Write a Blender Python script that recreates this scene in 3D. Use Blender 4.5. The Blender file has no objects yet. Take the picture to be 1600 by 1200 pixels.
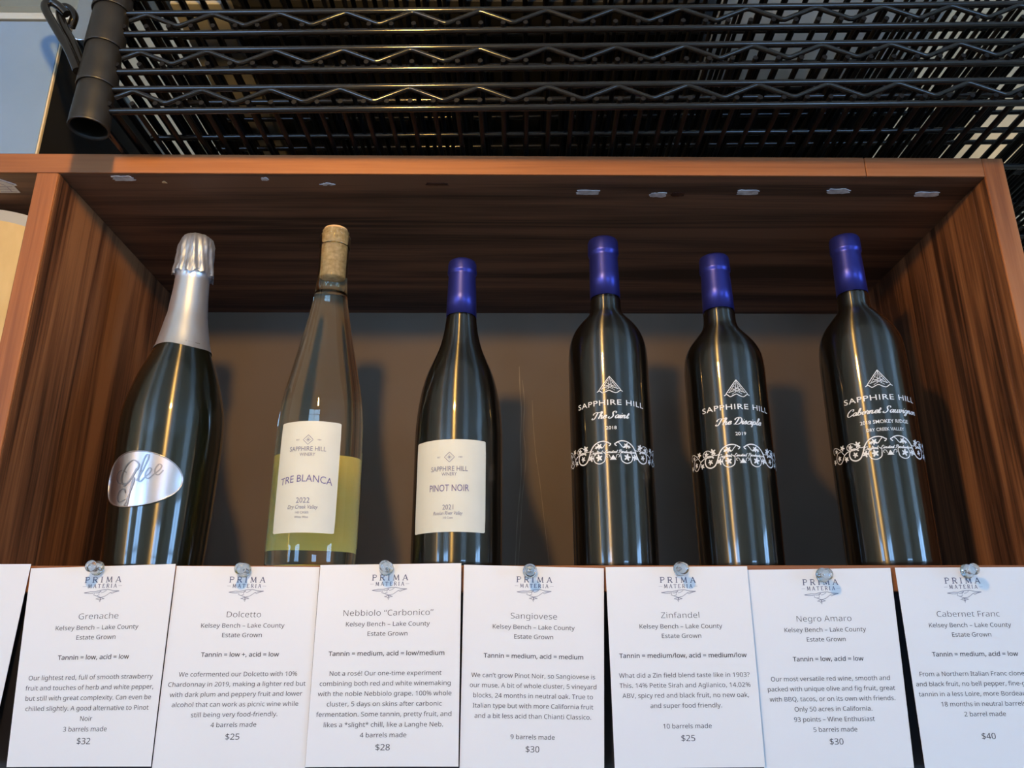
import bpy, bmesh, math, random, os
from mathutils import Vector, Matrix

# ------------------------------------------------------------------ scene, camera, light
scene = bpy.context.scene
COL = scene.collection
random.seed(7)
PI = math.pi

W, H, D, T = 0.8, 0.3309, 0.296, 0.01876       # inner cubby width, height, depth, board thickness
ZT = H + T                                      # cabinet top

cam_data = bpy.data.cameras.new('camera')
cam_data.sensor_width = 36.0
cam_data.lens = 1252.4 / 1600 * 36.0
cam_data.clip_start = 0.01
cam = bpy.data.objects.new('camera', cam_data)
COL.objects.link(cam)
scene.camera = cam
_p, _y, _r = math.radians(18.723), math.radians(0.629), math.radians(-0.105)
_f = Vector((math.sin(_y) * math.cos(_p), math.cos(_y) * math.cos(_p), math.sin(_p)))
_rt = Vector((math.cos(_y), -math.sin(_y), 0))
_up = _rt.cross(_f)
_r2 = math.cos(_r) * _rt + math.sin(_r) * _up
_u2 = -math.sin(_r) * _rt + math.cos(_r) * _up
M = Matrix((_r2, _u2, -_f)).transposed().to_4x4()
M.translation = Vector((0.3821, -0.5970, -0.0625))
cam.matrix_world = M

scene.view_settings.view_transform = 'Standard'
scene.view_settings.look = 'None'
scene.view_settings.gamma = 1.0
scene.view_settings.use_curve_mapping = False
scene.view_settings.exposure = 0.0

world = bpy.data.worlds.new('world')
scene.world = world
world.use_nodes = True
bg = world.node_tree.nodes['Background']
bg.inputs[0].default_value = (0.55, 0.7, 1.0, 1)
bg.inputs[1].default_value = 0.4

LAMP_POS = (0.245, -0.50, 0.385)
LAMP_STRENGTH = 830.0
LAMP_COLOR = (1.0, 0.58, 0.155)
WINDOW_STRENGTH = 18.5
WINDOW_COLOR = (0.30, 0.56, 1.0)
BACK_FILL_W = 0.8

# ------------------------------------------------------------------ materials
def nt(name):
    m = bpy.data.materials.new(name)
    m.use_nodes = True
    t = m.node_tree
    return m, t, t.nodes['Principled BSDF']

def plain(name, col, rough=0.5, metal=0.0, **kw):
    m, t, b = nt(name)
    b.inputs['Base Color'].default_value = (*col, 1)
    b.inputs['Roughness'].default_value = rough
    b.inputs['Metallic'].default_value = metal
    for k, v in kw.items():
        b.inputs[k.replace('_', ' ')].default_value = v
    return m

def noisy(name, c1, c2, scale, rough=0.5, metal=0.0, stretch=(1, 1, 1), bump=0.0, detail=4):
    m, t, b = nt(name)
    tc = t.nodes.new('ShaderNodeTexCoord')
    mp = t.nodes.new('ShaderNodeMapping')
    mp.inputs['Scale'].default_value = stretch
    n = t.nodes.new('ShaderNodeTexNoise')
    n.inputs['Scale'].default_value = scale
    n.inputs['Detail'].default_value = detail
    r = t.nodes.new('ShaderNodeValToRGB')
    r.color_ramp.elements[0].position = 0.3
    r.color_ramp.elements[1].position = 0.7
    r.color_ramp.elements[0].color = (*c1, 1)
    r.color_ramp.elements[1].color = (*c2, 1)
    t.links.new(tc.outputs['Object'], mp.inputs[0])
    t.links.new(mp.outputs[0], n.inputs['Vector'])
    t.links.new(n.outputs[0], r.inputs[0])
    t.links.new(r.outputs[0], b.inputs['Base Color'])
    b.inputs['Roughness'].default_value = rough
    b.inputs['Metallic'].default_value = metal
    if bump:
        bp = t.nodes.new('ShaderNodeBump')
        bp.inputs['Strength'].default_value = bump
        bp.inputs['Distance'].default_value = 0.001
        t.links.new(n.outputs[0], bp.inputs['Height'])
        t.links.new(bp.outputs[0], b.inputs['Normal'])
    return m

def wood(name, axis, dark, mid, light, rough=0.42, freq=1.0, spec=0.35):
    """walnut: long bands and fine pores stretched along one axis (0 x, 1 y, 2 z)"""
    m, t, b = nt(name)
    L = t.links
    tc = t.nodes.new('ShaderNodeTexCoord')
    def mapped(scales):
        mp = t.nodes.new('ShaderNodeMapping')
        mp.inputs['Scale'].default_value = scales
        L.new(tc.outputs['Object'], mp.inputs[0])
        return mp.outputs[0]
    s = [34 * freq] * 3; s[axis] = 1.6 * freq
    n1 = t.nodes.new('ShaderNodeTexNoise'); n1.inputs['Scale'].default_value = 1.0
    n1.inputs['Detail'].default_value = 5; n1.inputs['Distortion'].default_value = 1.1
    L.new(mapped(s), n1.inputs['Vector'])
    s = [420] * 3; s[axis] = 11
    n2 = t.nodes.new('ShaderNodeTexNoise'); n2.inputs['Scale'].default_value = 1.0
    n2.inputs['Detail'].default_value = 2
    L.new(mapped(s), n2.inputs['Vector'])
    s = [9] * 3; s[axis] = 1.2
    n3 = t.nodes.new('ShaderNodeTexNoise'); n3.inputs['Scale'].default_value = 1.0
    L.new(mapped(s), n3.inputs['Vector'])
    ad = t.nodes.new('ShaderNodeMath'); ad.operation = 'MULTIPLY_ADD'
    ad.inputs[1].default_value = 0.45
    L.new(n3.outputs[0], ad.inputs[0]); L.new(n1.outputs[0], ad.inputs[2])
    ad2 = t.nodes.new('ShaderNodeMath'); ad2.operation = 'MULTIPLY_ADD'
    ad2.inputs[1].default_value = 0.30
    L.new(n2.outputs[0], ad2.inputs[0]); L.new(ad.outputs[0], ad2.inputs[2])
    r = t.nodes.new('ShaderNodeValToRGB')
    e = r.color_ramp.elements
    e[0].position = 0.72; e[0].color = (*dark, 1)
    e[1].position = 1.0; e[1].color = (*light, 1)
    k = e.new(0.86); k.color = (*mid, 1)
    L.new(ad2.outputs[0], r.inputs[0])
    L.new(r.outputs[0], b.inputs['Base Color'])
    b.inputs['Roughness'].default_value = rough
    b.inputs['Specular IOR Level'].default_value = spec
    bp = t.nodes.new('ShaderNodeBump'); bp.inputs['Strength'].default_value = 0.12
    bp.inputs['Distance'].default_value = 0.0006
    L.new(n2.outputs[0], bp.inputs['Height']); L.new(bp.outputs[0], b.inputs['Normal'])
    return m

WD, WM, WL = (0.045, 0.019, 0.0105), (0.185, 0.076, 0.034), (0.34, 0.15, 0.064)
wood_x = wood('walnut_lengthwise', 0, (0.050, 0.030, 0.022), (0.140, 0.075, 0.049), (0.24, 0.125, 0.078), rough=0.5)
wood_z = wood('walnut_upright', 2, WD, WM, WL)
edge_x = wood('walnut_edge_lengthwise', 0, (0.24, 0.090, 0.034), (0.32, 0.122, 0.046), (0.385, 0.153, 0.058), rough=0.5, freq=0.8)
edge_z = wood('walnut_edge_upright', 2, (0.25, 0.088, 0.032), (0.36, 0.13, 0.046), (0.44, 0.17, 0.062), rough=0.5, freq=0.8)

def back_material():
    m, t, b = nt('brown_painted_panel')
    L = t.links
    tc = t.nodes.new('ShaderNodeTexCoord')
    n = t.nodes.new('ShaderNodeTexNoise'); n.inputs['Scale'].default_value = 7; n.inputs['Detail'].default_value = 3
    L.new(tc.outputs['Object'], n.inputs['Vector'])
    r = t.nodes.new('ShaderNodeValToRGB')
    r.color_ramp.elements[0].position = 0.3; r.color_ramp.elements[0].color = (0.140, 0.102, 0.071, 1)
    r.color_ramp.elements[1].position = 0.7; r.color_ramp.elements[1].color = (0.163, 0.120, 0.086, 1)
    L.new(n.outputs[0], r.inputs[0]); L.new(r.outputs[0], b.inputs['Base Color'])
    b.inputs['Roughness'].default_value = 0.6
    b.inputs['Specular IOR Level'].default_value = 0.25
    return m
back_mat = back_material()
drip_mat = plain('dried_drip', (0.24, 0.18, 0.12), 0.35)

paper_mat = noisy('white_card', (0.82, 0.83, 0.86), (0.84, 0.85, 0.875), 6, rough=0.55, bump=0.15)
plain_label = noisy('cream_label_paper', (0.68, 0.69, 0.61), (0.71, 0.72, 0.64), 60, rough=0.6)
ink_mat = plain('dark_ink', (0.022, 0.024, 0.034), 0.7)
logo_ink = plain('slate_blue_ink', (0.10, 0.115, 0.19), 0.7)
label_ink = plain('grey_blue_ink', (0.22, 0.23, 0.33), 0.6)
violet_ink = plain('violet_ink', (0.15, 0.135, 0.32), 0.6)
print_mat = plain('white_screen_print', (0.82, 0.83, 0.84), 0.55)
tape_mat = noisy('grey_tape_residue', (0.52, 0.51, 0.56), (0.93, 0.93, 0.97), 160, rough=0.5)
scar_mat = noisy('dark_red_scar', (0.035, 0.012, 0.009), (0.07, 0.02, 0.014), 120, rough=0.35)

def bottle_glass(name, col):
    """near-black glass; half of its shine is drawn out along the upright axis by the fine moulding ripples"""
    m, t, b = nt(name)
    L = t.links
    b.inputs['Base Color'].default_value = (*col, 1)
    b.inputs['Roughness'].default_value = 0.055
    b.inputs['IOR'].default_value = 1.50
    out = t.nodes['Material Output']
    an = t.nodes.new('ShaderNodeBsdfAnisotropic')
    an.inputs['Color'].default_value = (1.0, 0.94, 0.82, 1)
    an.inputs['Roughness'].default_value = 0.32
    an.inputs['Anisotropy'].default_value = 0.74
    an.inputs['Rotation'].default_value = 0.0
    tg = t.nodes.new('ShaderNodeTangent'); tg.direction_type = 'RADIAL'; tg.axis = 'Z'
    L.new(tg.outputs[0], an.inputs['Tangent'])
    mx = t.nodes.new('ShaderNodeMixShader')
    mx.inputs[0].default_value = 0.075
    L.new(b.outputs[0], mx.inputs[1]); L.new(an.outputs[0], mx.inputs[2])
    L.new(mx.outputs[0], out.inputs[0])
    return m
dark_glass = bottle_glass('black_bottle_glass', (0.004, 0.0035, 0.0025))
green_glass = bottle_glass('green_black_bottle_glass', (0.004, 0.0055, 0.003))

def clear_glass(name, col, ior=1.40, rough=0.0):
    m = bpy.data.materials.new(name); m.use_nodes = True
    t = m.node_tree; t.nodes.clear()
    o = t.nodes.new('ShaderNodeOutputMaterial')
    g = t.nodes.new('ShaderNodeBsdfGlass')
    g.inputs['Color'].default_value = (*col, 1); g.inputs['IOR'].default_value = ior
    g.inputs['Roughness'].default_value = rough
    t.links.new(g.outputs[0], o.inputs[0])
    return m
flint_glass = clear_glass('clear_bottle_of_white_wine', (0.98, 0.988, 0.93), 1.46)
pin_plastic = clear_glass('clear_pin_plastic', (0.97, 0.98, 0.98), 1.45, 0.16)

foil_blue = plain('navy_blue_foil', (0.036, 0.042, 0.27), 0.36, 0.70)
foil_silver = plain('silver_foil', (0.76, 0.81, 0.90), 0.32, 0.82)
metal_label = plain('brushed_pewter_label', (0.70, 0.65, 0.66), 0.30, 1.0)
metal_dark = plain('engraved_pewter', (0.33, 0.32, 0.34), 0.35, 1.0)
cork_mat = noisy('cork', (0.60, 0.34, 0.14), (0.90, 0.62, 0.33), 330, rough=0.8, bump=0.3)
back_label_mat = noisy('yellow_back_label', (0.96, 0.72, 0.15), (0.99, 0.79, 0.20), 40, rough=0.6)
black_wire = plain('black_epoxy_wire', (0.007, 0.007, 0.008), 0.16, IOR=1.6)
sleeve_mat = noisy('scuffed_black_plastic', (0.010, 0.010, 0.010), (0.018, 0.018, 0.018), 90, rough=0.42)
wire_dull = plain('dull_black_wire', (0.006, 0.006, 0.007), 0.5, Specular_IOR_Level=0.22)  # deck wires given less gloss to keep orange reflections off them
black_matte = plain('matte_black', (0.006, 0.006, 0.007), 0.7)
lower_mat = noisy('black_painted_board', (0.008, 0.007, 0.010), (0.014, 0.012, 0.016), 12, rough=0.6)
panel_blue = noisy('pale_blue_grey_laminate', (0.19, 0.30, 0.48), (0.21, 0.32, 0.50), 22, rough=0.4)
cream_edge = plain('cream_edge', (0.70, 0.60, 0.42), 0.5)
steel = plain('satin_steel', (0.60, 0.63, 0.68), 0.25, 1.0)
brass = plain('aged_brass', (0.45, 0.30, 0.12), 0.3, 1.0)

# ------------------------------------------------------------------ helpers
class MB:
    """collects geometry for ONE mesh object"""
    def __init__(s): s.v = []; s.f = []; s.sm = []
    def add(s, vs, fs, smooth=False):
        o = len(s.v); s.v += [tuple(v) for v in vs]
        s.f += [tuple(i + o for i in f) for f in fs]; s.sm += [smooth] * len(fs)
    def box(s, a, b):
        x0, y0, z0 = a; x1, y1, z1 = b
        s.add([(x0,y0,z0),(x1,y0,z0),(x1,y1,z0),(x0,y1,z0),(x0,y0,z1),(x1,y0,z1),(x1,y1,z1),(x0,y1,z1)],
              [(0,3,2,1),(4,5,6,7),(0,1,5,4),(1,2,6,5),(2,3,7,6),(3,0,4,7)])
    def tube(s, pts, r, n=10, cap=True):
        pts = [Vector(p) for p in pts]
        rings = []
        prev = None
        for i, p in enumerate(pts):
            if i == 0: d = pts[1] - p
            elif i == len(pts) - 1: d = p - pts[i-1]
            else: d = (pts[i+1] - p).normalized() + (p - pts[i-1]).normalized()
            d.normalize()
            if prev is None:
                a = Vector((0,0,1)) if abs(d.z) < 0.9 else Vector((0,1,0))
                x = d.cross(a).normalized()
            else:
                x = (prev - d * prev.dot(d)).normalized()
            prev = x; y = d.cross(x)
            rings.append([p + (x * math.cos(2*PI*k/n) + y * math.sin(2*PI*k/n)) * r for k in range(n)])
        vs = [v for rg in rings for v in rg]
        fs = [(i*n+k, i*n+(k+1)%n, (i+1)*n+(k+1)%n, (i+1)*n+k) for i in range(len(pts)-1) for k in range(n)]
        s.add(vs, fs, True)
        if cap:
            s.add(rings[0], [tuple(range(n-1, -1, -1))]); s.add(rings[-1], [tuple(range(n))])
    def lathe(s, prof, n=64, c=(0,0,0), mod=None, smooth=True, cap0=False, cap1=False):
        vs = []
        for i, (r, z) in enumerate(prof):
            for k in range(n):
                a = 2*PI*k/n
                rr, zz = (r, z) if mod is None else mod(r, z, a, i)
                vs.append((c[0] + rr*math.cos(a), c[1] + rr*math.sin(a), c[2] + zz))
        m = len(prof)
        fs = [(i*n+k, i*n+(k+1)%n, (i+1)*n+(k+1)%n, (i+1)*n+k) for i in range(m-1) for k in range(n)]
        if cap0: fs.append(tuple(range(n-1, -1, -1)))
        if cap1: fs.append(tuple((m-1)*n+k for k in range(n)))
        s.add(vs, fs, smooth)
    def ribbon(s, pts, wfun, mapf, close=False):
        """flat stroke in 2D (mm) mapped by mapf onto a surface"""
        if not close:
            q = [pts[0]]
            for a, b in zip(pts, pts[1:]):
                k = max(1, int(math.hypot(b[0]-a[0], b[1]-a[1])/1.2)) if abs(a[0]) > 1 or abs(a[1]) > 1 else 1
                q += [(a[0]+(b[0]-a[0])*j/k, a[1]+(b[1]-a[1])*j/k) for j in range(1, k+1)]
            pts = q
        n = len(pts)
        L, R = [], []
        for i, (x, y) in enumerate(pts):
            a = pts[max(i-1, 0)]; b = pts[min(i+1, n-1)]
            if close: a = pts[(i-1) % n]; b = pts[(i+1) % n]
            dx, dy = b[0]-a[0], b[1]-a[1]
            l = math.hypot(dx, dy) or 1
            nx, ny = -dy/l, dx/l
            w = wfun(i/(n-1), dx/l, dy/l)/2
            L.append((x+nx*w, y+ny*w)); R.append((x-nx*w, y-ny*w))
        vs = [mapf(*p) for p in L] + [mapf(*p) for p in R]
        fs = [(n+i, n+i+1, i+1, i) for i in range(n-1)]
        if close: fs.append((2*n-1, n, 0, n-1))
        s.add(vs, fs)
    def poly(s, pts, mapf):
        cx = sum(p[0] for p in pts)/len(pts); cy = sum(p[1] for p in pts)/len(pts)
        n = len(pts)
        s.add([mapf(*p) for p in pts] + [mapf(cx, cy)], [(i, (i+1) % n, n) for i in range(n)])
    def build(s, name, mat, parent=None, loc=None, bevel=0.0, bseg=2):
        me = bpy.data.meshes.new(name)
        me.from_pydata(s.v, [], s.f)
        for p, q in zip(me.polygons, s.sm): p.use_smooth = q
        me.materials.append(mat)
        me.update()
        o = bpy.data.objects.new(name, me)
        COL.objects.link(o)
        if parent: o.parent = parent
        if loc: o.location = loc
        if bevel:
            bm = o.modifiers.new('bevel', 'BEVEL'); bm.width = bevel; bm.segments = bseg; bm.limit_method = 'ANGLE'
        return o

def tag(o, label, cat, group=None, kind=None):
    if label: o['label'] = label
    if cat: o['category'] = cat
    if group: o['group'] = group
    if kind: o['kind'] = kind
    return o

def empty(name, loc=(0,0,0), rz=0.0):
    o = bpy.data.objects.new(name, None)
    o.empty_display_size = 0.02
    COL.objects.link(o); o.location = loc; o.rotation_euler = (0, 0, rz)
    return o

def struct(o):
    o['kind'] = 'structure'; return o

def smooth_path(ctrl, per=6, close=False):
    n = len(ctrl); out = []
    def P(i):
        return ctrl[i % n] if close else ctrl[min(max(i, 0), n-1)]
    rng = n if close else n-1
    for i in range(rng):
        p0, p1, p2, p3 = P(i-1), P(i), P(i+1), P(i+2)
        for k in range(per):
            t = k/per
            out.append(tuple(0.5*((2*b) + (-a+c)*t + (2*a-5*b+4*c-d)*t*t + (-a+3*b-3*c+d)*t**3)
                             for a, b, c, d in zip(p0, p1, p2, p3)))
    if not close: out.append(tuple(ctrl[-1]))
    return out

# ---- lettering: Blender's own fonts, turned into mesh
_fd = bpy.utils.system_resource('DATAFILES', path='fonts') or ''
def _font(fn):
    try: return bpy.data.fonts.load(os.path.join(_fd, fn))
    except Exception: return None
SANS = _font('NotoSansHebrew-Regular.woff2')
_cache = {}
def glyphs(body, font=None, offset=0.0, spacing=1.0, res=3, shear=0.0):
    """flat mesh of a line of text with unit cap height, x from 0, baseline 0 -> verts, faces, width"""
    key = (body, font.name if font else None, offset, spacing, res, shear)
    if key in _cache: return _cache[key]
    c = bpy.data.curves.new('lettering', 'FONT')
    c.body = body; c.offset = offset; c.space_character = spacing; c.resolution_u = res; c.fill_mode = 'FRONT'
    c.shear = shear
    if font: c.font = font
    o = bpy.data.objects.new('lettering', c); COL.objects.link(o)
    dg = bpy.context.evaluated_depsgraph_get(); dg.update()
    me = bpy.data.meshes.new_from_object(o.evaluated_get(dg))
    cap = 0.714 if font else 0.70
    vs = [(v.co.x/cap, v.co.y/cap) for v in me.vertices]
    fs = [tuple(p.vertices) for p in me.polygons]
    bpy.data.objects.remove(o); bpy.data.curves.remove(c); bpy.data.meshes.remove(me)
    x0 = min(v[0] for v in vs); x1 = max(v[0] for v in vs)
    r = ([(v[0]-x0, v[1]) for v in vs], fs, x1-x0)
    _cache[key] = r
    return r

def put_text(mb, body, mapf, cx, base, cap, width=None, xs=1.0, font=None, offset=0.0, align='C', spacing=1.0, arc=0.0, res=3, shear=0.0):
    vs, fs, w = glyphs(body, font, offset, spacing, res, shear)
    sx = (width/w) if width else cap*xs
    tot = w*sx
    x0 = cx - tot/2 if align == 'C' else cx
    out = []
    for x, y in vs:
        X = x0 + x*sx; u = (X - cx)/(tot/2) if align == 'C' else 0
        out.append(mapf(X, base + y*cap - arc*u*u))
    mb.add(out, fs)

# ---- a small script hand: letters as strokes, x height 1
SCRIPT = {
 'a': (1.05, [[(.78,.85),(.5,1.02),(.15,.65),(.15,.2),(.4,.0),(.7,.45),(.82,.98),(.76,.3),(.88,.02),(1.12,.3)]]),
 'b': (.95, [[(.0,.25),(.35,1.3),(.42,2.0),(.25,2.05),(.15,1.2),(.15,.25),(.4,.0),(.75,.35),(.68,.85),(.45,.9),(.6,.8),(1.0,.85)]]),
 'c': (.8, [[(.72,.8),(.55,1.0),(.2,.75),(.12,.3),(.35,.0),(.65,.12),(.86,.35)]]),
 'd': (1.05, [[(.78,.85),(.5,1.02),(.15,.65),(.15,.2),(.4,.0),(.7,.45),(.88,2.0),(.76,.3),(.88,.02),(1.12,.3)]]),
 'e': (.8, [[(.05,.3),(.5,.5),(.7,.85),(.48,1.02),(.18,.7),(.16,.25),(.4,.0),(.68,.15),(.86,.4)]]),
 'f': (.7, [[(.0,.2),(.45,1.2),(.6,1.95),(.42,2.0),(.3,1.0),(.2,-.7),(.08,-.8),(.2,-.2),(.45,.1),(.75,.35)]]),
 'g': (1.0, [[(.78,.85),(.5,1.02),(.15,.65),(.15,.2),(.4,.0),(.7,.45),(.82,.98),(.75,.0),(.6,-.75),(.3,-.85),(.25,-.55),(.7,-.1),(1.05,.3)]]),
 'h': (1.0, [[(.0,.25),(.35,1.3),(.42,2.0),(.25,2.05),(.15,1.2),(.1,.0)],[(.12,.4),(.4,.95),(.65,.95),(.65,.4),(.7,.02),(.85,.05),(1.05,.35)]]),
 'i': (.5, [[(.0,.3),(.25,1.0),(.2,.25),(.32,.0),(.55,.3)],[(.3,1.4),(.36,1.5)]]),
 'l': (.55, [[(.0,.25),(.38,1.2),(.48,2.0),(.3,2.05),(.2,1.2),(.18,.25),(.34,.0),(.6,.3)]]),
 'm': (1.5, [[(.0,.5),(.18,1.0),(.14,.0)],[(.15,.4),(.4,.95),(.58,.9),(.56,.0)],[(.58,.4),(.85,.95),(1.05,.9),(1.04,.25),(1.15,.0),(1.5,.3)]]),
 'n': (1.1, [[(.0,.5),(.18,1.0),(.14,.0)],[(.15,.4),(.42,.95),(.66,.92),(.64,.25),(.76,.0),(1.1,.3)]]),
 'o': (.9, [[(.6,1.0),(.25,.85),(.12,.35),(.35,.0),(.68,.2),(.72,.75),(.5,1.02),(.6,.85),(.95,.85)]]),
 'p': (1.0, [[(.0,.4),(.2,1.0),(.12,.0),(.02,-.85)],[(.15,.5),(.45,1.0),(.72,.75),(.62,.15),(.35,.0),(.2,.15),(.6,.05),(1.0,.3)]]),
 'r': (.75, [[(.0,.3),(.25,1.1),(.28,.9),(.58,.9),(.5,.25),(.6,.0),(.8,.3)]]),
 's': (.75, [[(.0,.25),(.38,1.08),(.5,.55),(.4,.05),(.1,.1),(.4,.02),(.8,.35)]]),
 't': (.6, [[(.0,.25),(.35,1.65),(.22,.3),(.36,.0),(.65,.3)],[(.05,1.1),(.6,1.16)]]),
 'u': (1.1, [[(.0,.6),(.15,1.0),(.12,.3),(.32,.0),(.62,.35),(.74,1.0),(.68,.25),(.8,.0),(1.12,.3)]]),
 'v': (.95, [[(.0,.7),(.16,1.0),(.2,.4),(.34,.0),(.66,.5),(.6,1.0),(.75,.85),(1.0,.9)]]),
 'T': (1.5, [[(.9,2.0),(.75,1.0),(.55,.2),(.2,-.05),(-.05,.15),(.1,.4)],[(-.1,1.3),(.0,1.75),(.5,2.05),(1.1,1.95),(1.6,2.1),(1.75,2.3)]]),
 'S': (1.35, [[(1.25,1.6),(1.2,2.0),(.85,2.15),(.55,1.8),(.65,1.3),(.85,.8),(.65,.2),(.25,-.05),(-.1,.2),(.1,.5)]]),
 'D': (1.7, [[(.75,2.0),(.6,1.0),(.3,.1),(.05,.1),(.4,.05),(1.0,.0),(1.5,.6),(1.45,1.5),(.95,2.1),(.3,2.0),(-.05,1.6),(.1,1.35)]]),
 'C': (1.4, [[(1.15,1.5),(1.3,1.85),(1.1,2.15),(.55,1.9),(.15,1.1),(.2,.3),(.6,-.05),(1.1,.2),(1.35,.5)]]),
 'G': (1.5, [[(1.15,1.5),(1.3,1.9),(1.05,2.15),(.5,1.85),(.15,1.1),(.25,.4),(.6,.2),(1.05,.6),(1.25,1.1),(1.1,.1),(.75,-.9),(.3,-1.1),(.1,-.7),(.5,-.2)]]),
 'L': (1.3, [[(1.0,1.7),(1.05,2.1),(.7,2.0),(.5,1.0),(.3,.15),(.05,.05),(.3,.2),(.8,.0),(1.25,.2)]]),
 'P': (1.3, [[(.6,1.9),(.5,1.0),(.3,.0),(.05,-.05)],[(.0,1.5),(.3,2.0),(.9,2.1),(1.2,1.6),(.9,1.05),(.5,1.0)]]),
 ',': (.5, [[(.2,.15),(.2,-.1),(.05,-.35)]]),
 ' ': (.6, []),
}
def put_script(mb, text, mapf, cx, base, xh, width, thin=0.10, thick=0.26, slant=0.42, rise=0.0):
    tot = sum(SCRIPT[c][0] for c in text)
    sx = width/(tot*1.0)
    x = 0
    for c in text:
        adv, strokes = SCRIPT[c]
        for st in strokes:
            ctrl = [((x+px)*sx + slant*py*xh, py*xh) for px, py in st]
            pts = smooth_path(ctrl, 5)
            pts = [(cx - width/2 + a - 0.5*slant*xh, base + b + rise*(a/width - 0.5)) for a, b in pts]
            mb.ribbon(pts, lambda t, dx, dy: xh*(thin + (thick-thin)*abs(dy)**1.5), mapf)
        x += adv

def cyl_map(rad, th0=0.0, lift=0.0002):
    """(s mm along the circumference, z mm) -> point on an upright cylinder facing -y; rad may be a function of z"""
    def f(s, z):
        z *= 0.001
        r = (rad(z) if callable(rad) else rad)
        a = math.radians(th0) + s*0.001/r
        r += lift
        return (r*math.sin(a), -r*math.cos(a), z)
    return f

# ------------------------------------------------------------------ the room
def room():
    x0, x1, y0, y1, z0, z1 = -3.4, 4.2, -5.6, 0.95, -1.45, 1.42
    wall = noisy('warm_wall_paint', (0.80, 0.73, 0.56), (0.83, 0.76, 0.59), 3, rough=0.8)
    ceil_m = noisy('pale_ceiling_paint', (0.78, 0.80, 0.73), (0.81, 0.83, 0.76), 3, rough=0.85)
    floor_m = wood('floor_boards', 1, (0.30, 0.22, 0.15), (0.40, 0.30, 0.20), (0.48, 0.37, 0.26), freq=0.2)
    def slab(name, a, b, m):
        mb = MB(); mb.box(a, b); return struct(mb.build(name, m))
    th = 0.1
    slab('floor', (x0-th, y0-th, z0-th), (x1+th, y1+th, z0), floor_m)
    slab('ceiling', (x0-th, y0-th, z1), (x1+th, y1+th, z1+th), ceil_m)
    slab('wall_back', (x0-th, y1, z0), (x1+th, y1+th, z1), noisy('beige_wall_paint', (0.50, 0.42, 0.29), (0.53, 0.45, 0.32), 3, rough=0.8))
    # walls with window openings, built of pieces joined in one mesh each
    def pierced(name, horizontal, plane0, plane1, lo, hi, holes):
        mb = MB(); cur = lo
        def bx(a, b, za, zb):
            if horizontal: mb.box((a, plane0, za), (b, plane1, zb))
            else: mb.box((plane0, a, za), (plane1, b, zb))
        for a, b, za, zb in sorted(holes):
            bx(cur, a, z0, z1); bx(a, b, z0, za); bx(a, b, zb, z1); cur = b
        bx(cur, hi, z0, z1)
        return struct(mb.build(name, wall))
    hf = [(-2.75, -1.45, -0.55, 0.72), (1.75, 3.10, -0.60, 0.34)]
    hr = [(-3.1, -1.9, -0.55, 0.60)]
    hl = [(-4.4, -3.3, -0.5, 0.65)]
    pierced('wall_front', True, y0-th, y0, x0-th, x1+th, hf)
    pierced('wall_right', False, x1, x1+th, y0, y1, hr)
    pierced('wall_left', False, x0-th, x0, y0, y1, hl)
    frame_m = plain('white_window_frame', (0.55, 0.53, 0.48), 0.5)
    pane_m = bpy.data.materials.new('daylit_window_glass'); pane_m.use_nodes = True
    tt = pane_m.node_tree; tt.nodes.clear()
    em = tt.nodes.new('ShaderNodeEmission'); oo = tt.nodes.new('ShaderNodeOutputMaterial')
    em.inputs[0].default_value = (*WINDOW_COLOR, 1); em.inputs[1].default_value = WINDOW_STRENGTH
    tt.links.new(em.outputs[0], oo.inputs[0])
    k = 0
    for horizontal, pl, holes in ((True, y0-0.05, hf), (False, x1+0.05, hr), (False, x0-0.05, hl)):
        for a, b, za, zb in holes:
            k += 1
            fr = MB(); pn = MB()
            def bx(mb, a, b, za, zb, d):
                if horizontal: mb.box((a, pl-d, za), (b, pl+d, zb))
                else: mb.box((pl-d, a, za), (pl+d, b, zb))
            w = 0.05
            for (p, q) in ((a, a+w), (b-w, b), ((a+b)/2-w/2, (a+b)/2+w/2)): bx(fr, p, q, za, zb, 0.04)
            for (p, q) in ((za, za+w), (zb-w, zb), ((za+zb)/2-w/2, (za+zb)/2+w/2)): bx(fr, a, b, p, q, 0.035)
            o = struct(fr.build('window_%d' % k, frame_m))
            bx(pn, a+0.01, b-0.01, za+0.01, zb-0.01, 0.004)
            pn.build('pane', pane_m, o)
room()

def pendant():
    lx, ly, lz = LAMP_POS
    root = tag(empty('pendant_lamp', (lx, ly, lz)), 'small bare bulb pendant lamp hanging on a cord in front of the cabinet', 'lamp')
    em = bpy.data.materials.new('warm_glowing_bulb'); em.use_nodes = True
    t = em.node_tree; t.nodes.clear()
    e = t.nodes.new('ShaderNodeEmission'); o = t.nodes.new('ShaderNodeOutputMaterial')
    e.inputs[0].default_value = (*LAMP_COLOR, 1); e.inputs[1].default_value = LAMP_STRENGTH
    t.links.new(e.outputs[0], o.inputs[0])
    b = MB(); b.lathe([(0.0005, -0.019), (0.008, -0.0175), (0.0145, -0.012), (0.0185, 0.0), (0.0165, 0.010), (0.011, 0.019), (0.009, 0.026)], 24, cap0=True)
    b.build('bulb', em, root)
    s = MB(); s.lathe([(0.0105, 0.024), (0.0125, 0.026), (0.0125, 0.060), (0.008, 0.068), (0.003, 0.070)], 24, cap0=True, cap1=True)
    s.build('lamp_socket', brass, root)
    c = MB(); c.tube([(0, 0, 0.068), (0, 0, 1.42 - lz - 0.02)], 0.0028, 8); c.build('cord', black_matte, root)
    r = MB(); r.lathe([(0.05, 1.42 - lz - 0.022), (0.055, 1.42 - lz - 0.001)], 24, cap0=True, cap1=True); r.build('ceiling_rose', brass, root)
pendant()

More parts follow.
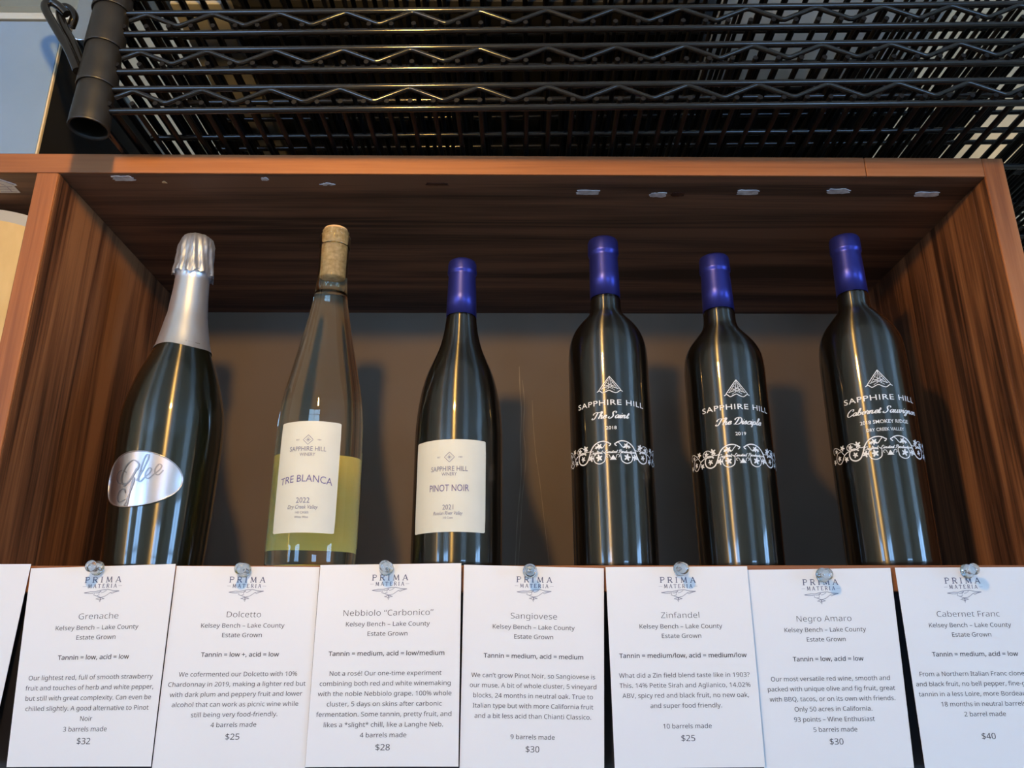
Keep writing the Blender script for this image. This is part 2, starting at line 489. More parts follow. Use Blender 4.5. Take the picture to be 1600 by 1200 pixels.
def added_streak_lamp():  # unseen lamp added to put a warm upright streak in the bottle reflections
    root = tag(empty('added_streak_lamp', (-2.95, -3.0, -1.45)), 'added tall slim glowing column near the left wall, unseen, for warm bottle streaks', 'lamp')
    em = bpy.data.materials.new('streak_lamp_glow'); em.use_nodes = True
    t = em.node_tree; t.nodes.clear()
    e = t.nodes.new('ShaderNodeEmission'); o = t.nodes.new('ShaderNodeOutputMaterial')
    e.inputs[0].default_value = (1.0, 0.62, 0.20, 1); e.inputs[1].default_value = 7.0
    t.links.new(e.outputs[0], o.inputs[0])
    b = MB(); b.lathe([(.16, 0), (.16, .02), (.02, .03), (.02, .5)], 24, cap0=True, cap1=True); b.build('lamp_base', black_matte, root)
    c = MB(); c.lathe([(.10, .5), (.10, 2.35)], 32, cap0=True, cap1=True); c.build('lamp_shade', em, root)
added_streak_lamp()

def back_fill_light():
    # added bulb, no known lamp here; brightens the wall seen through the racks
    root = tag(empty('added_wall_light', (1.55, 0.80, 0.95)), 'added fill light with a pale bulb, brightening the beige wall behind the racks', 'lamp')
    m = MB(); m.lathe([(0.03, -0.02), (0.03, 0.0)], 20, cap0=True, cap1=True)
    m.tube([(0, 0, -0.01), (0, 0.15, -0.01)], 0.008, 8); m.build('bracket', brass, root)
    em = bpy.data.materials.new('fill_light_glow'); em.use_nodes = True
    t = em.node_tree; t.nodes.clear()
    e = t.nodes.new('ShaderNodeEmission'); o = t.nodes.new('ShaderNodeOutputMaterial')
    e.inputs[0].default_value = (1.0, 0.80, 0.50, 1); e.inputs[1].default_value = BACK_FILL_W * 10
    t.links.new(e.outputs[0], o.inputs[0])
    b = MB(); b.lathe([(0.0005, 0.10), (0.03, 0.09), (0.045, 0.05), (0.03, 0.012), (0.02, 0.0)][::-1], 24, cap1=True); b.build('bulb', em, root)
back_fill_light()

# ------------------------------------------------------------------ cabinet
def cabinet():
    root = tag(empty('display_cabinet', (W/2, D/2, -1.45)),
               'walnut display cabinet with an open cubby holding six wine bottles', 'cabinet')
    root_off = Vector((-W/2, -D/2, 1.45))
    XL = -0.50
    def part(name, m, boxes, bevel=0.0012):
        mb = MB()
        for a, b in boxes: mb.box(a, b)
        return mb.build(name, m, root, root_off, bevel)
    eb = 0.0025
    part('top_board', wood_x, [((XL, eb, H), (W, D+0.012, ZT))], 0.0003)
    j = 0.6965
    part('added_black_liner', black_matte, [((XL+.002, .004, ZT-.0004), (W-.002, D+0.011, ZT+.0002))], 0)  # added unseen black sheet, keeps lit wood out of the wire reflections
    part('edge_band', edge_x, [((XL, 0, H), (j, eb, ZT))], 0.0008)
    part('edge_band', edge_x, [((j+0.0005, 0, H), (W, eb, ZT))], 0.0008)
    part('side_panel', wood_z, [((W, eb, -1.45), (W+T, D+0.012, ZT)), ((W-0.0006, 0.0215, 0), (W, D, H))], 0.0004)
    part('edge_band', edge_z, [((W, 0, -1.45), (W+T, eb, ZT))], 0.0012)
    part('divider_panel', wood_z, [((-T, eb, 0.0002), (0, D, H-0.0002))], 0.0003)
    part('edge_band', edge_z, [((-T, 0, 0.0002), (0, eb, H-0.0002))], 0.0012)
    part('bottom_board', wood_x, [((XL, eb, -T), (W, D+0.012, 0))], 0.0003)
    part('edge_band', edge_x, [((XL, 0, -T), (W, eb, 0))], 0.0008)
    part('side_panel', wood_z, [((XL-T, 0, -1.45), (XL, D+0.012, ZT))], 0.0012)
    part('back_panel', back_mat, [((XL, D, -1.45), (W, D+0.012, H))], 0)
    part('lower_panel', lower_mat, [((XL, 0.012, -1.45), (W, 0.024, -T))], 0)
    # dried drips running down the back panel
    for pts, w in (([(.4005,.262),(.4012,.235),(.4028,.205),(.4015,.17),(.402,.13),(.398,.085),(.396,.05),(.394,.01)], 1.0),
                   ([(.404,.245),(.4065,.215),(.405,.185),(.4075,.15),(.403,.105),(.401,.07),(.398,.03)], 0.7),
                   ([(.4155,.22),(.4165,.19),(.419,.155),(.4235,.12),(.4275,.08),(.4315,.04),(.434,.012)], 0.6)):
        mb = MB()
        mb.ribbon(smooth_path([(x*1000, z*1000) for x, z in pts], 4), lambda t, dx, dy, w=w: w*(0.6+0.5*math.sin(t*23)**2),
                  lambda x, z: (x*0.001, D-0.0003, z*0.001))
        mb.build('dried_drip', drip_mat, root, root_off)
cabinet()

# ------------------------------------------------------------------ bottles
def interp(tab):
    tab = sorted((z*0.001, r*0.001) for z, r in tab)
    def f(z):
        if z <= tab[0][0]: return tab[0][1]
        for (a, ra), (b, rb) in zip(tab, tab[1:]):
            if z <= b: return ra + (rb-ra)*(z-a)/(b-a)
        return tab[-1][1]
    return f
def dense(prof, per=4):
    """smooth a (r, z) profile given bottom to top in mm"""
    return [(max(r, 0.1)*0.001, z*0.001) for r, z in smooth_path(prof, per)]

def bottle_body(mb, prof, base_r, punt=True):
    pr = [(0.5, 9), (base_r*0.45, 7), (base_r*0.78, 1.2), (base_r*0.87, 0.0), (base_r*0.95, 0.7), (base_r*0.99, 3.0)]
    pts = [(max(r, .1)*.001, z*.001) for r, z in pr] + dense(prof)
    mb.lathe(pts, 96, cap0=True, cap1=True)

def capsule(mb, prof):
    mb.lathe([(r*.001, z*.001) for r, z in prof], 72, cap1=True)

def bordeaux(name, label, pos, face, prof, foil, th0, lines, rad):
    root = tag(empty(name, (*pos, 0.0), 0.0), label, 'bottle', 'bottles standing in the wooden cubby')
    g = MB(); bottle_body(g, prof, prof[0][0]); g.build('glass', dark_glass, root)
    c = MB(); capsule(c, foil); o = c.build('foil_capsule', foil_blue, root); o['label'] = 'navy blue foil capsule'
    mp = cyl_map(interp([(z, r) for r, z in prof]), th0)
    for nm, fn in lines:
        mb = MB(); fn(mb, mp); mb.build(nm, print_mat, root)
    return root

def pyramid(mb, mp, s0, z0, z1, hw):
    """drawn pyramid mark with rigging lines and a wavy base"""
    h = z1-z0
    wl = lambda w: (lambda t, dx, dy: w)
    for pts, w in (([(0, h), (-hw*.86, h*.12)], .55), ([(0, h), (hw*.86, h*.12)], .55), ([(0, h*.97), (-hw*.12, h*.2)], .3),
                   ([(0, h*.97), (hw*.2, h*.2)], .3), ([(-hw*.1, h*.78), (-hw*.62, h*.18)], .35), ([(hw*.1, h*.78), (hw*.62, h*.18)], .35),
                   ([(-hw*.62, h*.18), (hw*.30, h*.62)], .3), ([(hw*.62, h*.18), (-hw*.30, h*.62)], .3),
                   ([(-hw*.45, h*.42), (hw*.45, h*.42)], .3), ([(-hw*.7, h*.2), (0, h*.34), (hw*.7, h*.2)], .3),
                   ([(-hw*.4, h*.1), (hw*.35, h*.45)], .28), ([(hw*.4, h*.1), (-hw*.35, h*.45)], .28)):
        mb.ribbon([(s0+a, z0+b) for a, b in pts], wl(w), mp)
    base = [(-hw, h*.02), (-hw*.8, h*.1), (-hw*.55, -h*.05), (-hw*.3, h*.03), (-.05*hw, h*.1), (.2*hw, h*.0), (.5*hw, -h*.06), (.8*hw, h*.09), (hw, h*.03)]
    mb.ribbon([(s0+a, z0+b) for a, b in smooth_path(base, 4)], wl(.65), mp)

def leaf(mb, mp, s, z, r, rot=0.0):
    pts = []
    for k in range(30):
        a = 2*PI*k/30
        rr = r*(0.72 + 0.28*math.cos(5*a)) * (1.0 if abs(a-PI*1.5) > .5 else .8)
        pts.append((s + rr*math.sin(a+rot), z + rr*math.cos(a+rot)))
    mb.poly(pts, mp)

def vine_band(mb, mp, zc=91.0, k=1.0):
    """scrolling grape vine on both sides of a small pyramid"""
    for sg in (-1, 1):
        def rb(ctrl, w0, w1=None, close=False):
            w1 = w0 if w1 is None else w1
            pts = smooth_path([(sg*a*k, zc+b*k) for a, b in ctrl], 6, close)
            mb.ribbon(pts, lambda t, dx, dy: w0+(w1-w0)*t, mp, close)
        rb([(3.2,5.3),(2.2,5.9),(1.6,7.0),(2.8,7.6),(4.3,8.6),(7.5,9.4),(11.5,8.8),(15.5,6.3),(18.2,2.4),(20.0,-2.5),(22.4,-6.6),(26.2,-8.0),(30.0,-6.2),(31.2,-2.2),(29.3,1.2),(25.8,1.6),(23.0,-.2)], .75, 1.15)
        rb([(4.6,8.2),(6.2,6.5),(7.6,4.6),(9.0,3.8),(10.5,4.6)], .6)
        rb([(6.2,-3.5),(7.0,-7.0),(10.6,-8.9),(14.4,-7.6),(16.0,-4.0),(14.4,-.6),(11.0,.3),(9.4,-.6)], .75, .55)
        rb([(6.2,-3.5),(6.2,-.6),(8.2,.8)], .5)
        rb([(2.2,-4.6),(3.0,-2.2),(4.6,-2.0),(5.2,-3.2),(4.2,-4.0)], .45)
        rb([(18.0,2.6),(21.0,1.8),(24.0,4.2),(27.5,6.4),(31.0,6.0),(33.0,3.8),(31.8,1.6),(29.6,2.4)], .5)
        rb([(22.0,2.4),(26.0,.8),(31.5,.6),(36.0,-1.6),(38.6,-5.4),(41.5,-7.6),(45.0,-6.2),(46.0,-2.0),(43.6,1.6),(40.0,2.0)], .8, .5)
        rb([(36.0,-1.6),(40.0,3.2),(44.0,6.0),(48.5,6.6),(50.0,3.5),(48.5,1.5)], .5)
        for s, z, r, rot in ((10.8,5.4,2.6,.5),(13.2,4.6,1.6,2),(11.3,-4.0,3.1,.2),(18.2,-3.8,2.9,.9),(26.2,-3.2,2.5,.4),(23.5,4.8,2.9,.3),
                             (29.6,3.6,2.3,1.),(34.6,-5.2,2.4,.4),(37.5,4.6,2.6,.7),(42.2,-3.0,2.4,.2),(45.2,3.4,2.0,.9),(49.5,-4.5,2.4,.5)):
            leaf(mb, mp, sg*s*k, zc+z*k, r*k, sg*rot)
    mb.poly([(-2.6*k, zc-6.0*k), (2.6*k, zc-6.0*k), (1.3*k, zc-4.0*k), (0, zc-2.0*k), (-1.3*k, zc-4.0*k)], mp)
    put_script(mb, 'Crafted, Limited Production', mp, 0, zc-.6*k, 1.25*k, 38*k, .2, .42)

def sapphire(z, w, cap=4.3, arc=1.4):
    return lambda mb, mp: (put_text(mb, 'S', mp, -w/2+1.5, z-arc*.9, cap, offset=.012), put_text(mb, 'APPHIRE', mp, -w*.155, z-.15, cap*.86, width=w*.50, offset=.014, arc=.0),
                           put_text(mb, 'H', mp, w*.235, z-.1, cap, offset=.012), put_text(mb, 'ILL', mp, w*.40, z-arc*.55, cap*.86, width=w*.18, offset=.014))

def arched(body, z, width, cap, arc=1.2, offset=.012, spacing=1.08):
    return lambda mb, mp: put_text(mb, body, mp, 0, z, cap, width=width, offset=offset, arc=arc, spacing=spacing)

P_SAINT = [(34.0, 4), (34.1, 20), (34.3, 60), (34.4, 110), (34.4, 165), (34.3, 180), (33.6, 191), (31.6, 200), (28.4, 207.5), (23.6, 214.5), (18.3, 220.5), (15.0, 225), (13.9, 230), (13.4, 239), (12.2, 242), (11.6, 290), (11.0, 297.0)]
F_SAINT = [(12.95, 240.5), (13.5, 240.5), (13.3, 262), (12.9, 281), (13.0, 283), (13.9, 284.2), (14.1, 286), (13.9, 290), (13.9, 296.0), (13.2, 298.2), (11.8, 299.0), (9.5, 299.2), (0.3, 299.2)]
P_DISC = [(33.5, 4), (33.7, 20), (34.1, 60), (34.2, 110), (34.2, 160), (34.1, 172), (33.0, 182.5), (30.3, 190.5), (26.4, 197), (21.3, 203.5), (16.8, 209.5), (14.8, 214), (14.1, 219), (13.7, 227), (12.4, 230), (11.6, 274), (11.0, 279)]
F_DISC = [(13.5, 228), (13.9, 228), (13.4, 248), (12.8, 264.5), (12.9, 266), (13.7, 267.2), (13.8, 269), (13.5, 273), (13.5, 279.0), (12.8, 281.2), (11.4, 281.9), (9.3, 282.1), (0.3, 282.1)]
P_CAB = [(34.5, 4), (34.7, 20), (35.0, 60), (35.0, 110), (34.9, 165), (34.6, 180), (33.5, 191.5), (31.2, 199.5), (27.8, 206.5), (22.6, 213.5), (18.0, 219), (14.6, 223.5), (13.4, 228), (13.0, 238.5), (11.8, 242), (11.2, 287), (10.8, 293)]
F_CAB = [(12.7, 239.5), (13.2, 239.5), (12.8, 262), (12.3, 278), (12.4, 280), (13.3, 281.2), (13.4, 283), (13.2, 287), (13.2, 292.8), (12.5, 295.1), (11.0, 295.9), (9.0, 296.1), (0.3, 296.1)]

bordeaux('wine_bottle', 'tall black bottle with blue capsule and white vine print, right of the pinot noir', (0.4732, 0.060), 0, P_SAINT, F_SAINT, -6.2, [
    ('pyramid_mark', lambda mb, mp: pyramid(mb, mp, -.4, 142.0, 155.4, 10.6)),
    ('winery_print', lambda mb, mp: put_text(mb, 'SAPPHIRE HILL', mp, 0, 130.9, 4.5, width=60, offset=.006, arc=.7, spacing=1.1)),
    ('wine_name_print', lambda mb, mp: put_script(mb, 'The Saint', mp, -.6, 119.6, 2.7, 30, .16, .42)),
    ('vintage_print', lambda mb, mp: put_text(mb, '2018', mp, -.5, 110.3, 2.7, width=8.6, offset=.012)),
    ('vine_band', lambda mb, mp: vine_band(mb, mp, 91.2))], .0343)
bordeaux('wine_bottle', 'shorter black bottle with white vine print, standing between two taller printed ones', (0.5744, 0.060), 0, P_DISC, F_DISC, -2.2, [
    ('pyramid_mark', lambda mb, mp: pyramid(mb, mp, .3, 138.8, 152.6, 10.4)),
    ('winery_print', lambda mb, mp: put_text(mb, 'SAPPHIRE HILL', mp, 0, 127.4, 4.5, width=60, offset=.006, arc=.7, spacing=1.1)),
    ('wine_name_print', lambda mb, mp: put_script(mb, 'The Disciple', mp, .6, 114.6, 2.7, 38, .16, .42)),
    ('vintage_print', lambda mb, mp: put_text(mb, '2019', mp, .2, 105.4, 2.7, width=8.6, offset=.012)),
    ('vine_band', lambda mb, mp: vine_band(mb, mp, 88.6))], .0341)
bordeaux('wine_bottle', 'black bottle with blue capsule and white print Cabernet Sauvignon, beside the right side panel', (0.6912, 0.048), 0, P_CAB, F_CAB, -8.4, [
    ('pyramid_mark', lambda mb, mp: pyramid(mb, mp, -.5, 143.2, 157.0, 10.6)),
    ('winery_print', lambda mb, mp: put_text(mb, 'SAPPHIRE HILL', mp, .8, 131.8, 4.5, width=61, offset=.006, arc=.7, spacing=1.1)),
    ('wine_name_print', lambda mb, mp: put_script(mb, 'Cabernet Sauvignon', mp, 1.5, 120.8, 2.6, 60, .16, .40)),
    ('vintage_print', lambda mb, mp: put_text(mb, '2018 SMOKEY RIDGE', mp, 0, 112.3, 2.9, width=38, offset=.010)),
    ('region_print', lambda mb, mp: put_text(mb, 'DRY CREEK VALLEY', mp, -.6, 106.0, 2.6, width=29, offset=.008)),
    ('vine_band', lambda mb, mp: vine_band(mb, mp, 92.3))], .0348)

def curved_label(mb, mp, s0, s1, z0, z1, n=24, cr=1.6):
    """rounded rectangle on the bottle"""
    pts = []
    def arc(cx, cz, a0):
        for k in range(6):
            a = a0 + k/5*PI/2; pts.append((cx+cr*math.cos(a), cz+cr*math.sin(a)))
    rows = 14
    grid = []
    for j in range(rows+1):
        # rows crowd the rounded corners
        tz = j/rows
        z = z0 + (z1-z0)*tz
        if j == 1: z = z0+cr*.4
        if j == rows-1: z = z1-cr*.4
        d = min(z-z0, z1-z)
        ins = cr - math.sqrt(max(cr*cr-(cr-d)**2, 0)) if d < cr else 0
        grid.append([(s0+ins+(s1-s0-2*ins)*i/n, z) for i in range(n+1)])
    vs = [mp(*p) for r in grid for p in r]
    fs = [(j*(n+1)+i, j*(n+1)+i+1, (j+1)*(n+1)+i+1, (j+1)*(n+1)+i) for j in range(rows) for i in range(n)]
    mb.add(vs, fs, True)

def diamond(mb, mp, s, z, r):
    w = lambda t, dx, dy: .35
    q = [(s, z+r), (s+r, z), (s, z-r), (s-r, z), (s, z+r)]
    mb.ribbon(q, w, mp)
    for a in range(4):
        c, d = math.cos(a*PI/4), math.sin(a*PI/4); k = r*(.55 if a % 2 == 0 else .4)
        mb.ribbon([(s-c*k, z-d*k), (s+c*k, z+d*k)], lambda t, dx, dy: .22, mp)
    put_text(mb, 'EST', mp, s-r*2.1, z-.5, 1.1, width=2.6)
    put_text(mb, '1989', mp, s+r*2.15, z-.5, 1.1, width=3.0)

def pinot():
    prof = [(36.2, 4), (36.3, 18), (36.2, 60), (36.2, 105), (35.9, 117), (35.2, 128), (33.8, 140), (31.5, 152), (28.0, 164.5), (23.2, 176.5), (18.5, 188.5), (15.4, 201), (13.9, 211), (13.1, 217.5), (12.0, 221), (11.2, 255), (10.8, 269)]
    root = tag(empty('wine_bottle', (0.3448, 0.052, 0)), 'black sloping-shouldered bottle with blue capsule and cream pinot noir label', 'bottle', 'bottles standing in the wooden cubby')
    g = MB(); bottle_body(g, prof, 36.2); g.build('glass', dark_glass, root)
    c = MB(); capsule(c, [(12.9, 218.6), (13.4, 218.6), (12.9, 238), (12.1, 258), (12.2, 259.5), (13.0, 260.6), (13.1, 262), (12.8, 266), (12.7, 269.6), (12.1, 271.7), (10.8, 272.6), (8.5, 272.8), (0.3, 272.8)])
    o = c.build('foil_capsule', foil_blue, root); o['label'] = 'navy blue foil capsule'
    mp = cyl_map(interp([(z, r) for r, z in prof]), -10.5, .0003)
    mq = cyl_map(interp([(z, r) for r, z in prof]), -10.5, .0006)
    l = MB(); curved_label(l, mp, -31.6, 31.6, 26.6, 99.2); lb = l.build('front_label', plain_label, root)
    k = MB(); diamond(k, mq, 1.6, 84.8, 4.0)
    put_text(k, 'SAPPHIRE HILL', mq, 1.3, 73.7, 3.9, width=29.5)
    put_text(k, 'WINERY', mq, 1.6, 70.0, 2.7, width=11.8)
    put_text(k, '2021', mq, 1.3, 43.6, 3.9, width=8.4)
    put_text(k, 'Russian River Valley', mq, 1.2, 39.6, 2.8, width=23, shear=.25)
    put_text(k, '310 Cases', mq, 1.4, 36.6, 1.6, width=7.6)
    k.build('label_print', label_ink, lb)
    k = MB(); put_text(k, 'PINOT NOIR', mq, 1.5, 57.8, 5.3, width=31.5, arc=-.2); k.build('label_print', violet_ink, lb)
pinot()

def tre_blanca():
    prof = [(34.8, 4), (35.1, 12), (35.2, 24), (35.1, 60), (35.0, 95), (34.8, 105), (34.3, 121), (32.4, 141), (27.3, 167.5), (21.7, 194.5), (16.6, 222), (14.2, 239), (13.0, 257.5), (12.8, 283), (12.9, 284.2), (13.6, 285.2), (13.6, 294.4), (13.0, 295.4), (12.2, 296), (12.2, 299.5), (11.6, 300.4)]
    root = tag(empty('wine_bottle', (0.2300, 0.048, 0)), 'clear slender bottle of white wine with bare cork and cream label, second from left', 'bottle', 'bottles standing in the wooden cubby')
    g = MB()
    pr = [(0.5, 4), (15, 3.2), (28.5, 0.6), (31.5, 0.0), (33.6, 0.8), (34.6, 3.0)]
    outer = [(max(r, .1)*.001, z*.001) for r, z in pr] + dense(prof)
    # closed solid of wine-filled glass, with the bore of the neck above the wine
    bore = [(11.5, 300.4), (11.4, 300.0), (11.2, 262), (11.0, 246), (9.9, 240), (9.0, 238.6), (0.3, 238.4)]
    g.lathe(outer + [(r*.001, z*.001) for r, z in bore], 96, cap0=True, cap1=True)
    g.build('glass', flint_glass, root)
    c = MB(); c.lathe([(0.3*.001, .2530), (.0102, .2530), (.0109, .2540), (.0111, .3015), (.0105, .3028), (.0003, .3030)], 48)
    ck = c.build('cork', cork_mat, root); ck['label'] = 'pale natural cork'
    rad = interp([(z, r) for r, z in prof])
    mp = cyl_map(rad, -1.5, .0004); mq = cyl_map(rad, -1.5, .0007)
    l = MB(); curved_label(l, mp, -25.6, 25.6, 25.6, 113.2); lb = l.build('front_label', plain_label, root)
    k = MB(); diamond(k, mq, .2, 97.9, 3.9)
    put_text(k, 'SAPPHIRE HILL', mq, 0, 88.9, 3.7, width=28.6)
    put_text(k, 'WINERY', mq, .4, 84.9, 2.6, width=12)
    put_text(k, '2022', mq, -.2, 48.2, 4.2, width=10.2)
    put_text(k, 'Dry Creek Valley', mq, -.2, 43.7, 3.0, width=23.2, shear=.25)
    put_text(k, '140 CASES', mq, -.2, 40.0, 1.7, width=10)
    put_text(k, 'White Wine', mq, -.4, 36.6, 1.7, width=10.4)
    k.build('label_print', label_ink, lb)
    k = MB(); put_text(k, 'TRE BLANCA', mq, .2, 64.6, 5.6, width=41.5, arc=2.4); k.build('label_print', violet_ink, lb)
    b = MB(); mb_ = cyl_map(rad, 180, .0003); curved_label(b, mb_, -46, 46, 18.7, 98.0, 40, .8)
    bl = b.build('back_label', back_label_mat, root); bl['label'] = 'yellowish back label seen through the wine'
tre_blanca()

def glee():
    prof = [(37.4, 4), (38.0, 13), (39.6, 45), (40.4, 70), (41.2, 95), (41.4, 115), (40.6, 130), (38.7, 141.6), (34.8, 157), (31.3, 168), (26.2, 181), (22.3, 193), (19.0, 210), (16.6, 224), (14.9, 245), (14.3, 259), (13.0, 275), (12.0, 290)]
    root = tag(empty('sparkling_wine_bottle', (0.1016, 0.060, 0)), 'dark sparkling wine bottle with silver foil neck and oval pewter label by the left divider', 'bottle', 'bottles standing in the wooden cubby')
    g = MB(); bottle_body(g, prof, 37.8); g.build('glass', green_glass, root)
    rad = interp([(z, r) for r, z in prof])
    lo = 187.0
    c = MB()
    pr = [(rad(z*.001)*1000+.25, z) for z in (188, 193, 200, 208, 216, 224, 232, 240, 248, 255, 260)]
    pr = pr + [(15.6, 262), (17.0, 263.5)]
    def mod(r, z, a, i):
        zz = z
        if z < .1935: zz = z - .004*math.sin(a)*0 + .0012*math.sin(3*a+1)
        return r*(1+.004*math.sin(7*a+z*300)), zz
    c.lathe([(r*.001, z*.001) for r, z in pr], 72, mod=mod)
    o = c.build('neck_foil', foil_silver, root); o['label'] = 'smooth silver neck foil'
    # crumpled foil hood over the cork and wire cage
    h = MB()
    hp = [(17.4, 262), (17.2, 266), (16.4, 270), (15.9, 276), (15.6, 281), (15.6, 286), (15.2, 291), (14.6, 295), (13.6, 298.2), (11.6, 300.2), (8.0, 301.0), (0.4, 301.0)]
    rnd = random.Random(3)
    ph = [rnd.uniform(0, 6.28) for _ in range(8)]
    def crumple(r, z, a, i):
        k = min(1.0, max(0.0, r/.012))
        f = .045*math.sin(9*a+ph[0]) + .030*math.sin(17*a+ph[1]+z*160) + .018*math.sin(31*a+ph[2]-z*420)
        env = 1.0 if z < .294 else .5
        zz = z
        if i == 0: zz = z - .0022*(.5+.5*math.sin(6*a+ph[3])) - .0010*math.sin(13*a)
        return r*(1 + f*k*env), zz
    h.lathe([(r*.001, z*.001) for r, z in hp], 160, mod=crumple, cap1=True)
    hd = h.build('foil_hood', foil_silver, root); hd['label'] = 'crumpled silver foil over the cork'
    tb = MB(); tb.ribbon([(0.3, 296), (.2, 290), (0, 280), (-.2, 270), (-.4, 262), (-.4, 257.5)], lambda t, dx, dy: 2.0,
                         cyl_map(interp([(q, r) for r, q in hp]), -4, .0009))
    tb.build('tear_strip', foil_silver, hd)
    # oval metal label
    R = lambda z: rad(z)
    mp = cyl_map(R, -5.5, .0007); mq = cyl_map(R, -5.5, .0011)
    out = []
    A = math.radians(-6)
    def egg(t, k=1.0):
        x = 33.8*math.cos(t); y = 22.2*math.sin(t)
        x += 2.0*math.sin(t)**2*(-1)
        y *= 1.0 - .10*math.cos(t)*.6
        x, y = x*k, y*k
        return (x*math.cos(A)-y*math.sin(A), 66.8 + x*math.sin(A)*.25 + y*math.cos(A) + 1.5)
    l = MB()
    rings = 7; n = 64
    vs = [mp(*egg(2*PI*k/n, (j+1)/rings)) for j in range(rings) for k in range(n)] + [mp(*egg(0, 0.0))]
    fs = [(j*n+k, j*n+(k+1) % n, (j+1)*n+(k+1) % n, (j+1)*n+k) for j in range(rings-1) for k in range(n)]
    fs = [tuple(reversed(f)) for f in fs] + [(rings*n, k, (k+1) % n) for k in range(n)]
    l.add(vs, fs, True)
    lb = l.build('front_label', metal_label, root)
    lb['label'] = 'oval brushed pewter label'
    rm = MB(); rm.tube([mq(*egg(2*PI*k/n, .985)) for k in range(n+1)], .00045, 6, cap=False); rm.build('raised_rim', metal_label, lb)
    k = MB()
    # engraved script: a big looping G, then l e e rising to the right
    def emb(ctrl, w):
        pts = [(a+3.2, b-.6) for a, b in smooth_path(ctrl, 6)]
        k.ribbon(pts, lambda t, dx, dy: w*(.55+.45*abs(dy)), mq)
    emb([(-4, 75.5), (-3.5, 80.5), (-8.5, 83.5), (-14.5, 79), (-17.5, 71), (-16, 65.5), (-12, 65), (-7.5, 70), (-4.5, 77), (-9, 68), (-14, 63)], 1.3)
    emb([(-12.5, 65.5), (-19, 66), (-23, 70.5), (-21.5, 75), (-17, 76), (-13, 74)], 1.0)
    emb([(-7.5, 70.5), (-5.5, 68), (-7.8, 58), (-9.5, 51.5), (-11, 49), (-9, 47.5), (-8, 57), (-6.5, 69)], 1.1)
    emb([(-11, 53), (-16, 51), (-19, 54.5), (-17.5, 59.5), (-13.5, 61), (-11.5, 58)], 1.1)
    emb([(-3.5, 67), (.5, 76), (3.5, 86), (2.2, 88), (.2, 84), (-1.8, 74), (-2.2, 68), (-.5, 66.5), (2, 69.5)], 1.2)
    emb([(2, 69.5), (5.5, 73), (6.8, 76), (5, 77.2), (2.8, 73.5), (3, 70), (5.5, 69), (8.5, 72)], 1.2)
    emb([(8.5, 72), (12.5, 76), (13.6, 79.4), (11.6, 80.4), (9.4, 76.6), (9.8, 73), (12.4, 72.2), (15.2, 76)], 1.2)
    k.build('engraved_lettering', metal_dark, lb)
glee()

# ------------------------------------------------------------------ price cards pinned along the front edge
BODY_XS = None
def card_map(c, y0, curl, lift=0.0):
    (tl, tr, br, bl) = [Vector((a*.001, b*.001)) for a, b in c]
    wmm = (tr-tl).length*1000; hmm = (bl-tl).length*1000
    def f(X, Y):
        """X mm from left, Y mm down from the top edge"""
        u, v = X/wmm, Y/hmm
        p = (tl*(1-u)+tr*u)*(1-v) + (bl*(1-u)+br*u)*v
        y = y0 - curl(u, v)
        return (p.x, y-lift, p.y)
    return f, wmm, hmm

def serif_word(mb, mp, word, cx, base, cap, width):
    G = {'P': (.72, [('v', .16, 0, 1), ('bowl', .16, .46, 1)]), 'R': (.8, []), 'I': (.36, []), 'M': (1.05, []), 'A': (.86, []), 'T': (.78, []), 'E': (.70, [])}
    gap = .42
    tot = sum(G[c][0] for c in word) + gap*(len(word)-1)
    sx = width/tot; x = cx-width/2
    tk, tn = .17*cap, .085*cap
    def seg(a, b, w):
        mb.ribbon([(x+a[0]*sx, base-a[1]*cap) for a in (a, b)], lambda t, dx, dy: w, mp)
    def path(pts, w):
        mb.ribbon([(x+a*sx, base-b*cap) for a, b in smooth_path(pts, 4)], lambda t, dx, dy: w, mp)
    def ser(px, py, hw=.15):
        seg((px-hw, py), (px+hw, py), tn)
    for c in word:
        w = G[c][0]
        if c in 'PR':
            seg((.17, 0), (.17, 1), tk); ser(.17, .03); seg((.02, .97), (.2, .97), tn)
            path([(.17, .97), (.45, .97), (.66, .86), (.64, .6), (.42, .5), (.17, .5)], tn*1.4)
            if c == 'R': seg((.4, .5), (.74, .03), tk); ser(.72, .03, .1)
        elif c == 'I':
            seg((.18, 0), (.18, 1), tk); ser(.18, .03); ser(.18, .97)
        elif c == 'M':
            seg((.16, 0), (.2, 1), tn*1.2); seg((.2, 1), (.52, .08), tk); seg((.52, .08), (.84, 1), tn*1.2); seg((.84, 1), (.9, 0), tk)
            ser(.16, .03, .12); ser(.9, .03, .13)
        elif c == 'A':
            seg((.1, 0), (.43, 1), tn*1.2); seg((.43, 1), (.77, 0), tk); seg((.22, .33), (.65, .33), tn); ser(.1, .03, .12); ser(.77, .03, .12)
        elif c == 'T':
            seg((.39, 0), (.39, 1), tk); ser(.39, .03); seg((.03, .96), (.75, .96), tn*1.3); seg((.04, .78), (.04, .98), tn); seg((.74, .78), (.74, .98), tn)
        elif c == 'E':
            seg((.17, 0), (.17, 1), tk); seg((.02, .97), (.62, .97), tn*1.2); seg((.02, .03), (.66, .03), tn*1.2); seg((.17, .52), (.5, .52), tn*1.2)
            seg((.62, .8), (.62, .99), tn); seg((.66, .01), (.66, .22), tn)
        x += (w+gap)*sx

